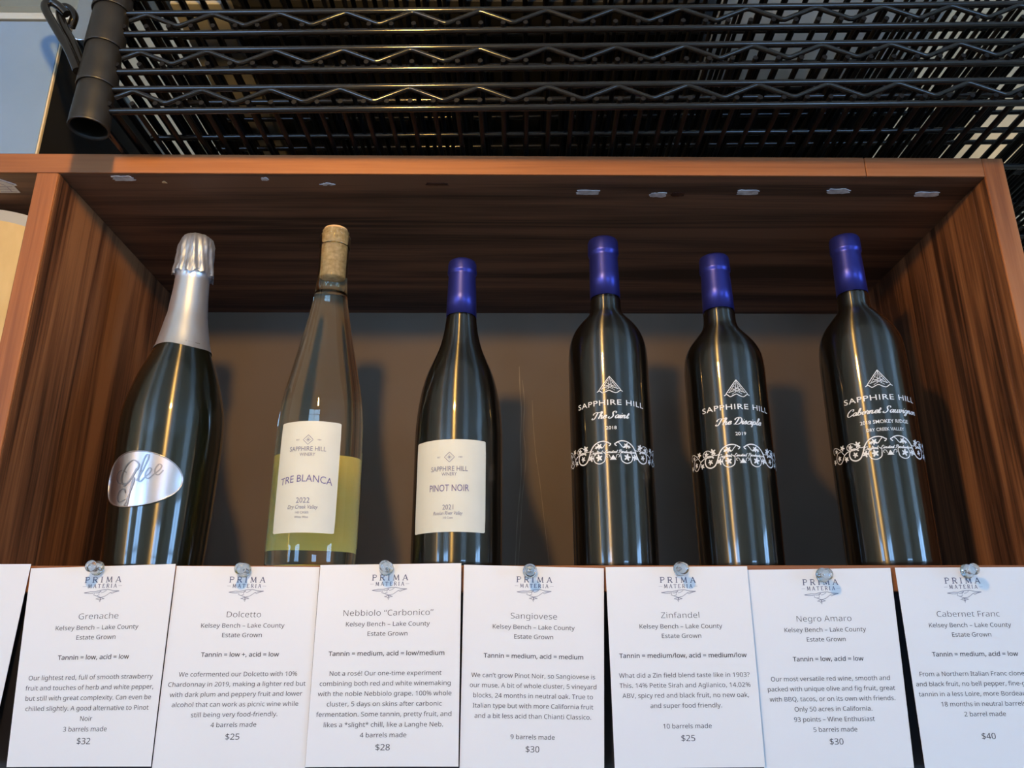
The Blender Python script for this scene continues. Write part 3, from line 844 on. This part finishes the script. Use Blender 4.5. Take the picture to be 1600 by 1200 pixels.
def bird(mb, mp, cx, cy):
    S = .0467
    def ln(pts, w):
        mb.ribbon([(cx+(a-567)*S, cy+(b-665)*S) for a, b in pts], lambda t, dx, dy: w, mp)
    ln([(300,645),(400,630),(470,632),(560,610),(660,603),(740,622),(835,628)], .34)
    ln([(835,628),(770,645),(725,665),(700,650),(660,680),(620,705),(560,718)], .28)
    ln([(300,645),(370,655),(430,655),(465,650),(450,680),(480,690),(520,705),(560,718)], .32)
    ln([(560,718),(490,738),(540,748),(557,785),(570,745),(620,736),(560,718)], .34)
    ln([(560,718),(556,760)], .5)
    ln([(475,650),(505,650),(560,622)], .26); ln([(560,625),(525,655),(535,680),(500,690)], .28); ln([(640,615),(600,640),(560,650)], .24)
    ln([(700,650),(740,640),(800,634)], .22)

CARD_Y = [0.0030, 0.0042, 0.0024, 0.0042, 0.0024, 0.0042, 0.0024, 0.0042]
CORN = [
 [(-62, 0.2), (41.0, 0.8), (38.0, -131.0), (-65, -131.5)],
 [(42.1, -2.4), (145.4, 0.7), (146.8, -132.2), (51.0, -132.3)],
 [(145.6, -0.6), (249.0, -1.4), (249.4, -137.5), (147.3, -139.1)],
 [(249.8, -0.2), (351.6, 1.1), (352.2, -132.8), (249.9, -132.9)],
 [(353.5, 0.2), (455.2, -2.4), (450.1, -135.4), (352.9, -133.9)],
 [(456.2, -1.7), (559.2, -1.3), (558.2, -133.8), (457.0, -134.6)],
 [(559.0, -3.6), (664.6, -2.3), (660.0, -134.9), (558.4, -135.7)],
 [(667.1, -2.3), (771.4, -1.9), (769.2, -135.2), (666.3, -136.1)]]
TEXTS = [None,
 ('Grenache', 'Tannin = low, acid = low', ['Our lightest red, full of smooth strawberry', 'fruit and touches of herb and white pepper,', 'but still with great complexity. Can even be', 'chilled slightly. A good alternative to Pinot', 'Noir', '3 barrels made'], '$32', 7.4),
 ('Dolcetto', 'Tannin = low +, acid = low', ['We cofermented our Dolcetto with 10%', 'Chardonnay in 2019, making a lighter red but', 'with dark plum and peppery fruit and lower', 'alcohol that can work as picnic wine while', 'still being very food-friendly.', '4 barrels made'], '$25', 7.6),
 ('Nebbiolo “Carbonico”', 'Tannin = medium, acid = low/medium', ['Not a rosé! Our one-time experiment', 'combining both red and white winemaking', 'with the noble Nebbiolo grape. 100% whole', 'cluster, 5 days on skins after carbonic', 'fermentation. Some tannin, pretty fruit, and', 'likes a *slight* chill, like a Langhe Neb.', '4 barrels made'], '$28', 7.6),
 ('Sangiovese', 'Tannin = medium, acid = medium', ['We can’t grow Pinot Noir, so Sangiovese is', 'our muse. A bit of whole cluster, 5 vineyard', 'blocks, 24 months in neutral oak. True to', 'Italian type but with more California fruit', 'and a bit less acid than Chianti Classico.', '', '9 barrels made'], '$30', 7.6),
 ('Zinfandel', 'Tannin = medium/low, acid = medium/low', ['What did a Zin field blend taste like in 1903?', 'This. 14% Petite Sirah and Aglianico, 14.02%', 'ABV, spicy red and black fruit, no new oak,', 'and super food friendly.', '', '10 barrels made'], '$25', 7.6),
 ('Negro Amaro', 'Tannin = low, acid = low', ['Our most versatile red wine, smooth and', 'packed with unique olive and fig fruit, great', 'with BBQ, tacos, or on its own with friends.', 'Only 50 acres in California.', '93 points – Wine Enthusiast', '5 barrels made'], '$30', 7.6),
 ('Cabernet Franc', 'Tannin = medium, acid = low', ['From a Northern Italian Franc clone, red', 'and black fruit, no bell pepper, fine-grained', 'tannin in a less Loire, more Bordeaux style', '18 months in neutral barrels', '2 barrel made'], '$40', 14.0)]
NAMES = ['blank', 'Grenache', 'Dolcetto', 'Nebbiolo', 'Sangiovese', 'Zinfandel', 'Negro Amaro', 'Cabernet Franc']

XS = {}
def xs_ref():
    XS['name'] = 28.3/glyphs('Grenache', SANS, -.010)[2]/4.9
    XS['sub'] = 59.0/glyphs('Kelsey Bench – Lake County', SANS, .000)[2]/3.6
    XS['tan'] = 50.9/glyphs('Tannin = low, acid = low', SANS, .010)[2]/3.6
    XS['body'] = 91.4/glyphs('fruit and touches of herb and white pepper,', SANS, .000)[2]/3.6
xs_ref()

def price_card(i):
    c = CORN[i]; y0 = -CARD_Y[i]
    rnd = random.Random(i*5+2)
    lean = rnd.uniform(.000, .0012)
    def curl(u, v):
        # held by the pin at the top middle, side edges and foot lifting a little
        return lean*v + .0016*(2*u-1)**2*(.25+.75*v)*(.4+.6*rnd_c[0]) + .0012*math.sin(v*PI)*rnd_c[1]
    rnd_c = (rnd.random(), rnd.uniform(0, .6))
    mp, w, h = card_map(c, y0, curl)
    mt, _, _ = card_map(c, y0, curl, .00012)
    lab = 'plain white card at the left edge, left of the Grenache card' if i == 0 else 'white tasting card headed %s pinned under the bottles' % NAMES[i]
    root = tag(empty('price_card', (0, 0, 0)), lab, 'card', 'cards pinned along the front of the cabinet')
    n, m = 14, 18
    mb = MB()
    fr = [mp(w*a/n, h*b/m) for b in range(m+1) for a in range(n+1)]
    bk = [(x, y+.00022, z) for x, y, z in fr]
    k = (n+1)*(m+1)
    fs = [(b*(n+1)+a, (b+1)*(n+1)+a, (b+1)*(n+1)+a+1, b*(n+1)+a+1) for b in range(m) for a in range(n)]
    mb.add(fr+bk, fs + [tuple(k+q for q in reversed(f)) for f in fs], True)
    rim = [a for a in range(n+1)] + [b*(n+1)+n for b in range(1, m+1)] + [m*(n+1)+a for a in range(n-1, -1, -1)] + [b*(n+1) for b in range(m-1, 0, -1)]
    mb.add(fr+bk, [(rim[q], rim[(q+1) % len(rim)], k+rim[(q+1) % len(rim)], k+rim[q]) for q in range(len(rim))], False)
    mb.build('card_sheet', paper_mat, root)
    if TEXTS[i] is None: return
    name, tan, body, price, pgap = TEXTS[i]
    cx = w/2 + {1: 1.0, 3: -.2, 7: -4.5}.get(i, .3)
    g = MB()
    serif_word(g, mt, 'PRIMA', cx, 11.4, 4.0, 26.0)
    serif_word(g, mt, 'MATERIA', cx, 15.1, 2.7, 20.6)
    for sg in (-1, 1): g.ribbon([(cx+sg*11.4, 13.9), (cx+sg*14.0, 13.9)], lambda t, dx, dy: .14, mt)
    bird(g, mt, cx, 19.2)
    g.build('winery_logo', logo_ink, root)
    t = MB()
    def line(s, y, cap, st, off):
        vs, fs, wd = glyphs(s, SANS, off)
        x0 = cx - wd*cap*XS[st]/2
        t.add([mt(x0 + a*cap*XS[st], y + cap*.40 - b*cap) for a, b in vs], [tuple(f) for f in fs])
    dy = {1: 0.6, 4: 1.2, 5: .2, 6: 1.0, 7: -1.0}.get(i, 0) - 1.5
    line(name, 35.2+dy, 4.9, 'name', -.010)
    line('Kelsey Bench – Lake County', 42.8+dy, 3.6, 'sub', .000)
    line('Estate Grown', 49.3+dy, 3.6, 'sub', .000)
    line(tan, 62.4+dy, 3.6, 'tan', .010)
    y = 75.4+dy
    for s in body:
        if s: line(s, y, 3.6, 'body', .000)
        y += 6.55
    line(price, y-6.55+pgap, 4.7, 'sub', .000)
    t.build('printed_text', ink_mat, root)
for i in range(8): price_card(i)

# ------------------------------------------------------------------ push pins
def push_pins():
    places = [(90.6, -2.6, 1), (195.2, -3.8, 2), (298.0, -3.0, 3), (401.3, -4.4, 4), (510.1, -3.2, 5), (613.5, -7.6, 6), (718.2, -5.2, 7)]
    first = None
    rnd = random.Random(4)
    for x, z, i in places:
        if first is None:
            root = empty('push_pin')
            mb = MB()
            # flange, waist and head along local z (pointing out of the board)
            mb.lathe([(.0002, .0), (.0046, .0), (.0052, .0005), (.0050, .0012), (.0036, .0022), (.0026, .0040), (.0025, .0062), (.0031, .0082), (.0039, .0094), (.0041, .0102), (.0038, .0107), (.0002, .0109)], 32)
            hd = mb.build('pin_grip', pin_plastic, root)
            nb = MB(); nb.lathe([(.0001, -.010), (.0006, -.0085), (.0006, .002), (.0001, .0022)], 10)
            nd = nb.build('pin_point', steel, root)
            first = (root, hd, nd)
        else:
            root = first[0].copy(); COL.objects.link(root)
            for ch in first[1:]:
                c = ch.copy(); c.parent = root; COL.objects.link(c)
        root.location = (x*.001, -CARD_Y[i]-.0018, z*.001)
        root.rotation_euler = (PI/2 + rnd.uniform(-.12, .12), rnd.uniform(-.12, .12), 0)
        tag(root, 'clear plastic push pin holding the %s card' % NAMES[i], 'pin', 'push pins through the cards')
push_pins()

# ------------------------------------------------------------------ tape scraps and sticker under the top board
def scraps():
    rnd = random.Random(12)
    def scrap(name, label, cat, x, y, lx, ly, mat, rag=.3, n=26, sk=0.0):
        mb = MB(); pts = []
        for k in range(n):
            a = 2*PI*k/n
            c, s = math.cos(a), math.sin(a)
            q = max(abs(c), abs(s))
            r = 1-rag*rnd.random()
            px = c/q*lx/2*r; py = s/q*ly/2*(1-rag*rnd.random())
            pts.append((px+sk*py, py))
        z0, z1 = H-.0006, H-.00005
        vs = [(x+a, y+b, z0) for a, b in pts] + [(x, y, z0)] + [(x+a, y+b, z1) for a, b in pts]
        fs = [((k+1) % n, k, n) for k in range(n)] + [(k, (k+1) % n, n+1+(k+1) % n, n+1+k) for k in range(n)]
        mb.add(vs, fs)
        o = mb.build(name, mat)
        tag(o, label, cat, 'tape scraps under the top board')
    G = 'grey tape scrap under the top board, '
    scrap('tape_scrap', G+'nearest the left divider above the sparkling bottle', 'tape', .0517, .0085, .0200, .0085, tape_mat)
    scrap('tape_scrap', G+'small one between sparkling and clear bottles', 'tape', .1741, .0086, .0070, .0055, tape_mat, .5)
    scrap('tape_scrap', G+'torn flaky one above the clear bottle', 'tape', .2270, .0158, .0165, .0060, tape_mat, .75)
    scrap('peeled_patch', 'dark red peeled patch under the top board above the pinot noir', 'patch', .3232, .0152, .0210, .0045, scar_mat, .4)
    scrap('tape_scrap', G+'above the tall bottle right of pinot noir', 'tape', .4575, .0274, .0225, .0080, tape_mat, .22)
    scrap('tape_scrap', G+'beside a dark red patch', 'tape', .5200, .0312, .0170, .0085, tape_mat, .4)
    scrap('peeled_patch', 'dark red peeled patch beside the half peeled tape scrap', 'patch', .5385, .0300, .0130, .0070, scar_mat, .4)
    scrap('tape_scrap', G+'third from the right side panel', 'tape', .6010, .0264, .0210, .0085, tape_mat, .25)
    scrap('tape_scrap', G+'angular one above the Cabernet bottle', 'tape', .6815, .0238, .0225, .0085, tape_mat, .3, sk=.4)
    scrap('tape_scrap', G+'nearest the right side panel', 'tape', .7630, .0284, .0235, .0085, tape_mat, .2)
    scrap('wood_chip', 'tiny pale brown chip under the top board left of the sparkling bottle foil', 'chip', .0845, .0140, .0050, .0035, cork_mat, .6, 9)
scraps()

def house_sticker():
    root = tag(empty('house_sticker', (-.0595, .0200, H)), 'white house shaped sticker under the top board at far left', 'sticker')
    pts = [(0, -.0155), (.0175, -.002), (.0175, .0005), (.0135, .0010), (.0125, .0150), (-.0125, .0150), (-.0135, .0010), (-.0175, .0005), (-.0175, -.002)]
    mb = MB(); n = len(pts)
    vs = [(a, b, -.0005) for a, b in pts] + [(0, .002, -.0005)] + [(a, b, -.00005) for a, b in pts]
    mb.add(vs, [((k+1) % n, k, n) for k in range(n)] + [(k, (k+1) % n, n+1+(k+1) % n, n+1+k) for k in range(n)])
    mb.build('sticker_sheet', plain('white_vinyl', (0.80, 0.80, 0.86), .4), root)
    g = MB(); w = lambda t, dx, dy: .0009
    f = lambda x, y: (x, y, -.0007)
    for q in ([(-.015, -.0015), (0, -.0130), (.015, -.0015)], [(-.010, .0022), (.0105, .0022)], [(-.010, .0070), (.0105, .0070)], [(.004, .0022), (.004, .0130)], [(-.010, .0125), (.010, .0125)], [(-.002, -.006), (.004, .000)]):
        g.ribbon(q, w, f)
    g.build('line_drawing', plain('lilac_ink', (0.36, 0.33, 0.50), .6), root)
    root.scale = (.72, .80, 1)
house_sticker()

def arched_board():
    hw, R, th, top = .076, .160, .016, .3256
    root = tag(empty('arched_board', (-.1000, .050, .0)), 'tan board with arched top and pale grey rim in the cubby left of the divider', 'board')
    def outline(k):
        w = hw-k; pts = [(-w, k), (w, k)]
        for q in range(25):
            x = w - 2*w*q/24
            pts.append((x, top-R-k*.0 + math.sqrt((R-k)**2 - x*x)))
        return pts
    def plate(mb, pts, y0, y1):
        n = len(pts)
        vs = [(x, y0, z) for x, z in pts] + [(x, y1, z) for x, z in pts]
        mb.add(vs, [tuple(range(n)), tuple(range(2*n-1, n-1, -1))] + [(q, n+q, n+(q+1) % n, (q+1) % n) for q in range(n)])
    tan = noisy('tan_cork_face', (0.66, 0.46, 0.19), (0.76, 0.56, 0.26), 60, rough=.7, stretch=(1, 1, .35))
    f = MB(); plate(f, outline(.011), -.0006, .004); f.build('board_face', tan, root)
    r = MB(); plate(r, outline(0), 0, th); r.build('rim', plain('pale_grey_rim', (0.50, 0.50, 0.46), .5), root)
arched_board()

# ------------------------------------------------------------------ stack of wire shelves on top of the cabinet
def racks():
    L, DP = 1.22, 0.457
    GAP, PITCH = .0212, .0385
    RR, RW = .0028, .0021
    base = Vector((.051, -.0527, ZT+.0032))
    rz = math.radians(-1.33)
    root = empty('wire_shelf')
    def b(mb, nm, mat=black_wire): return mb.build(nm, mat, root)
    parts = []
    for z in (0, GAP):
        for y in (0, DP):
            mb = MB(); mb.tube([(.008, y, z), (L-.008, y, z)], RR, 12)
            parts.append(b(mb, 'rail'))
        for x in (0, L):
            mb = MB(); mb.tube([(x, .008, z), (x, DP-.008, z)], RR, 12)
            parts.append(b(mb, 'end_rail'))
    per = .0559
    def zig(a, f):
        pts = []; x = a; k = 0
        n = int((L-.05)/(per/2))
        lo, hi = RR+RW*1.2, GAP-RR-RW*.2
        c = [f(.018, (lo+hi)/2)]
        x = .018+per/4
        up = True
        while x < L-.02:
            z = hi if up else lo
            c.append(f(x-.0016, z-(.0007 if up else -.0007))); c.append(f(x+.0016, z-(.0007 if up else -.0007)))
            up = not up; x += per/2
        return c
    for y in (-.0022, DP+.0022):
        mb = MB(); mb.tube(zig(0, lambda x, z, y=y: (x, y, z)), RW, 8); parts.append(b(mb, 'truss_wire'))
    # deck: closely spaced cross wires resting on the lower rails, a grille in one mesh
    mb = MB(); n = 64; pitch = (L-.03)/n
    for k in range(n+1):
        x = .015+k*pitch
        mb.tube([(x, -.0042, RR+RW-.0004), (x, DP+.0042, RR+RW-.0004)], RW, 8)
    parts.append(b(mb, 'deck_grille', wire_dull))
    for y in (.088, .215, .335):
        mb = MB(); mb.tube([(.004, y, 0), (L-.004, y, 0)], RR, 10); parts.append(b(mb, 'cross_rod'))
    for x in (0, L):
        for y in (0, DP):
            mb = MB()
            z0 = -.0165
            outer = [(.0152, z0), (.0154, z0+.0012), (.0152, z0+.010), (.0143, z0+.030), (.0134, z0+.0465), (.0131, z0+.048)]
            inner = [(.0118, z0+.048), (.0139, z0+.003), (.0141, z0)]
            mb.lathe(outer+inner+[outer[0]], 40)
            sl = mb.build('corner_sleeve', sleeve_mat, root, (x, y, 0)); parts.append(sl)
            rims = MB(); rims.lathe([(.0153, z0+.0002), (.0156, z0+.0010), (.0154, z0+.0020)], 40); rims.build('sleeve_lip', sleeve_mat, sl)
    lab = ['lowest wire shelf of the black stack, resting on the cabinet', 'second lowest black wire shelf of the stack', 'middle black wire shelf of the stack of five',
           'second highest black wire shelf, cut by the top of the photo', 'topmost black wire shelf of the stack, mostly above the photo']
    def place(r, k):
        r.location = base + Vector((.0007*((k*3) % 3-1), 0, PITCH*k)); r.rotation_euler = (0, 0, rz)
        tag(r, lab[k], 'shelf', 'stacked black wire shelves')
    place(root, 0)
    for k in range(1, 5):
        r = root.copy(); COL.objects.link(r)
        for p in parts:
            c = p.copy(); c.parent = r; COL.objects.link(c)
            for q in p.children:
                d = q.copy(); d.parent = c; COL.objects.link(d)
        place(r, k)
racks()

def wire_hook():
    root = tag(empty('wire_hook', (.030, -.0527, .40)), 'black double wire hook beside the upper left corner of the racks', 'hook')
    o = Vector((.030, -.0527, .40))
    for pts in ([(.0365, -.060, .3865), (.0254, -.0585, .4074), (.0112, -.057, .4295), (-.0017, -.0555, .4495), (-.0058, -.054, .459), (-.0032, -.0525, .4639), (.0036, -.051, .4606), (.0105, -.0495, .4539)],
                [(.0330, -.0505, .4005), (.0206, -.0485, .4241), (.0106, -.047, .44), (.0024, -.0455, .4577), (.0028, -.044, .466), (.007, -.0425, .4661), (.0118, -.041, .4592), (.0099, -.0395, .4497)]):
        mb = MB(); mb.tube([Vector(p)-o for p in smooth_path(pts, 6)], .0036, 12); mb.build('bent_wire', black_wire, root)
wire_hook()

def steel_plate():
    root = tag(empty('steel_plate', (.012, -.020, .4535)), 'pale steel plate hanging behind the rack corner sleeve', 'plate')
    mb = MB(); pts = []
    w = .028; h = .122; r = .008
    for k in range(7):
        a = PI + k/6*PI/2; pts.append((-.0135+r+r*math.cos(a), r+r*math.sin(a)))
    pts += [(w-.0135, 0), (w-.0135, h), (-.0135, h)]
    n = len(pts)
    vs = [(x, 0, z) for x, z in pts] + [(x, .0015, z) for x, z in pts]
    mb.add(vs, [tuple(range(n)), tuple(range(2*n-1, n-1, -1))] + [(k, n+k, n+(k+1) % n, (k+1) % n) for k in range(n)])
    mb.box((-.0135, 0, h), (.075, .10, h+.0015))
    mb.build('folded_sheet', steel, root, bevel=.0006)
steel_plate()

def blue_box():
    x1, z0, z1 = -.0225, ZT, .4923
    root = tag(empty('storage_box', (-.20, .15, ZT)), 'pale blue grey fronted box with thin lid standing on the cabinet at left', 'box')
    o = Vector((-.20, .15, ZT))
    def part(nm, m, a, b, bev=0.0006):
        mb = MB(); mb.box(Vector(a)-o, Vector(b)-o); return mb.build(nm, m, root, bevel=bev)
    part('box_body', black_matte, (-.42, .0035, ZT), (x1-.0004, .27, z1))
    part('front_panel', panel_blue, (-.42, .0002, ZT), (x1-.0016, .0035, z1))
    part('edge_strip', cream_edge, (x1-.0016, .0004, ZT), (x1, .0036, z1))
    part('lid', noisy('pale_lid', (0.44, 0.50, 0.53), (0.47, 0.53, 0.56), 20, rough=.4), (-.425, -.0006, z1+.0022), (x1+.004, .274, z1+.0094))
    part('lid_gasket', black_matte, (-.415, .006, z1), (x1-.006, .262, z1+.0022), 0)
blue_box()

# things lying on the top shelf, seen through the wires
ZS = ZT+.0030+.0385*4+.0028+.0042      # deck of the topmost shelf
def top_things():
    # sits on the upper deck between the raised truss rails
    mb = MB()
    root = tag(empty('black_case', (.38, .18, ZS)), 'long black case lying on the wire racks, seen through the wires', 'case')
    mb.box((-.255, -.185, 0), (.195, .20, .16)); mb.build('case_body', black_matte, root, bevel=.008)
    h = MB(); h.tube([(-.06, -.187, .10), (-.05, -.205, .10), (.03, -.205, .10), (.04, -.187, .10)], .005, 8); h.build('handle', black_matte, root)
    # crumpled plastic
    bagm = noisy('crumpled_grey_plastic', (0.62, 0.66, 0.70), (0.95, 0.93, 0.86), 28, rough=.25, bump=.6)
    tt = bagm.node_tree; pb = tt.nodes['Principled BSDF']
    tl = tt.nodes.new('ShaderNodeBsdfTranslucent'); tl.inputs[0].default_value = (.85, .88, .90, 1)
    mx = tt.nodes.new('ShaderNodeMixShader'); mx.inputs[0].default_value = .6
    tt.links.new(pb.outputs[0], mx.inputs[1]); tt.links.new(tl.outputs[0], mx.inputs[2]); tt.links.new(mx.outputs[0], tt.nodes['Material Output'].inputs[0])
    mb = MB(); n, m = 40, 30; rnd = random.Random(9)
    def hh(u, v): return .05*(1-abs(2*u-1)**4)*(1-abs(2*v-1)**4)
    def wob(a, b): return .006*math.sin(a*23+b*9)+.004*math.sin(a*41-b*37)+.003*math.sin(a*11+b*61)
    vs = []
    for s in (1, 0):
        for j in range(m+1):
            for i in range(n+1):
                u, v = i/n, j/m
                z = .003+s*(hh(u, v)+abs(wob(u, v))*1.2)+ (0 if s else .001*math.sin(u*60)*0)
                vs.append((u*.22, v*.125, z))
    k = (n+1)*(m+1)
    fs = [(j*(n+1)+i, j*(n+1)+i+1, (j+1)*(n+1)+i+1, (j+1)*(n+1)+i) for j in range(m) for i in range(n)]
    mb.add(vs, fs+[tuple(k+q for q in reversed(f)) for f in fs], True)
    o = mb.build('plastic_bag', bagm, None, (.585, -.012, ZS-.0028))
    o.rotation_euler = (0, 0, rz_ := math.radians(-1.33))
    tag(o, 'crumpled silvery plastic bag lying on the racks at upper right', 'bag')
    t_ = tag(empty('black_crate', (.70, .28, ZS)), 'black crate on the racks behind the crumpled plastic bag', 'crate')
    q = MB(); q.box((-.10, -.165, 0), (.13, .14, .12)); q.build('crate_body', black_matte, t_, bevel=.003)
    q = MB(); q.box((-.106, -.171, .105), (.136, .146, .118)); q.build('crate_rim', black_matte, t_, bevel=.003)
    c = MB(); root = tag(empty('white_carton', (.10, .10, ZS)), 'white carton on the racks near the left corner, glimpsed through the wires', 'carton')
    c.box((-.03, -.10, 0), (.018, .24, .09)); c.build('carton_body', plain('white_carton_board', (.42, .42, .41), .7), root, bevel=.001)
top_things()
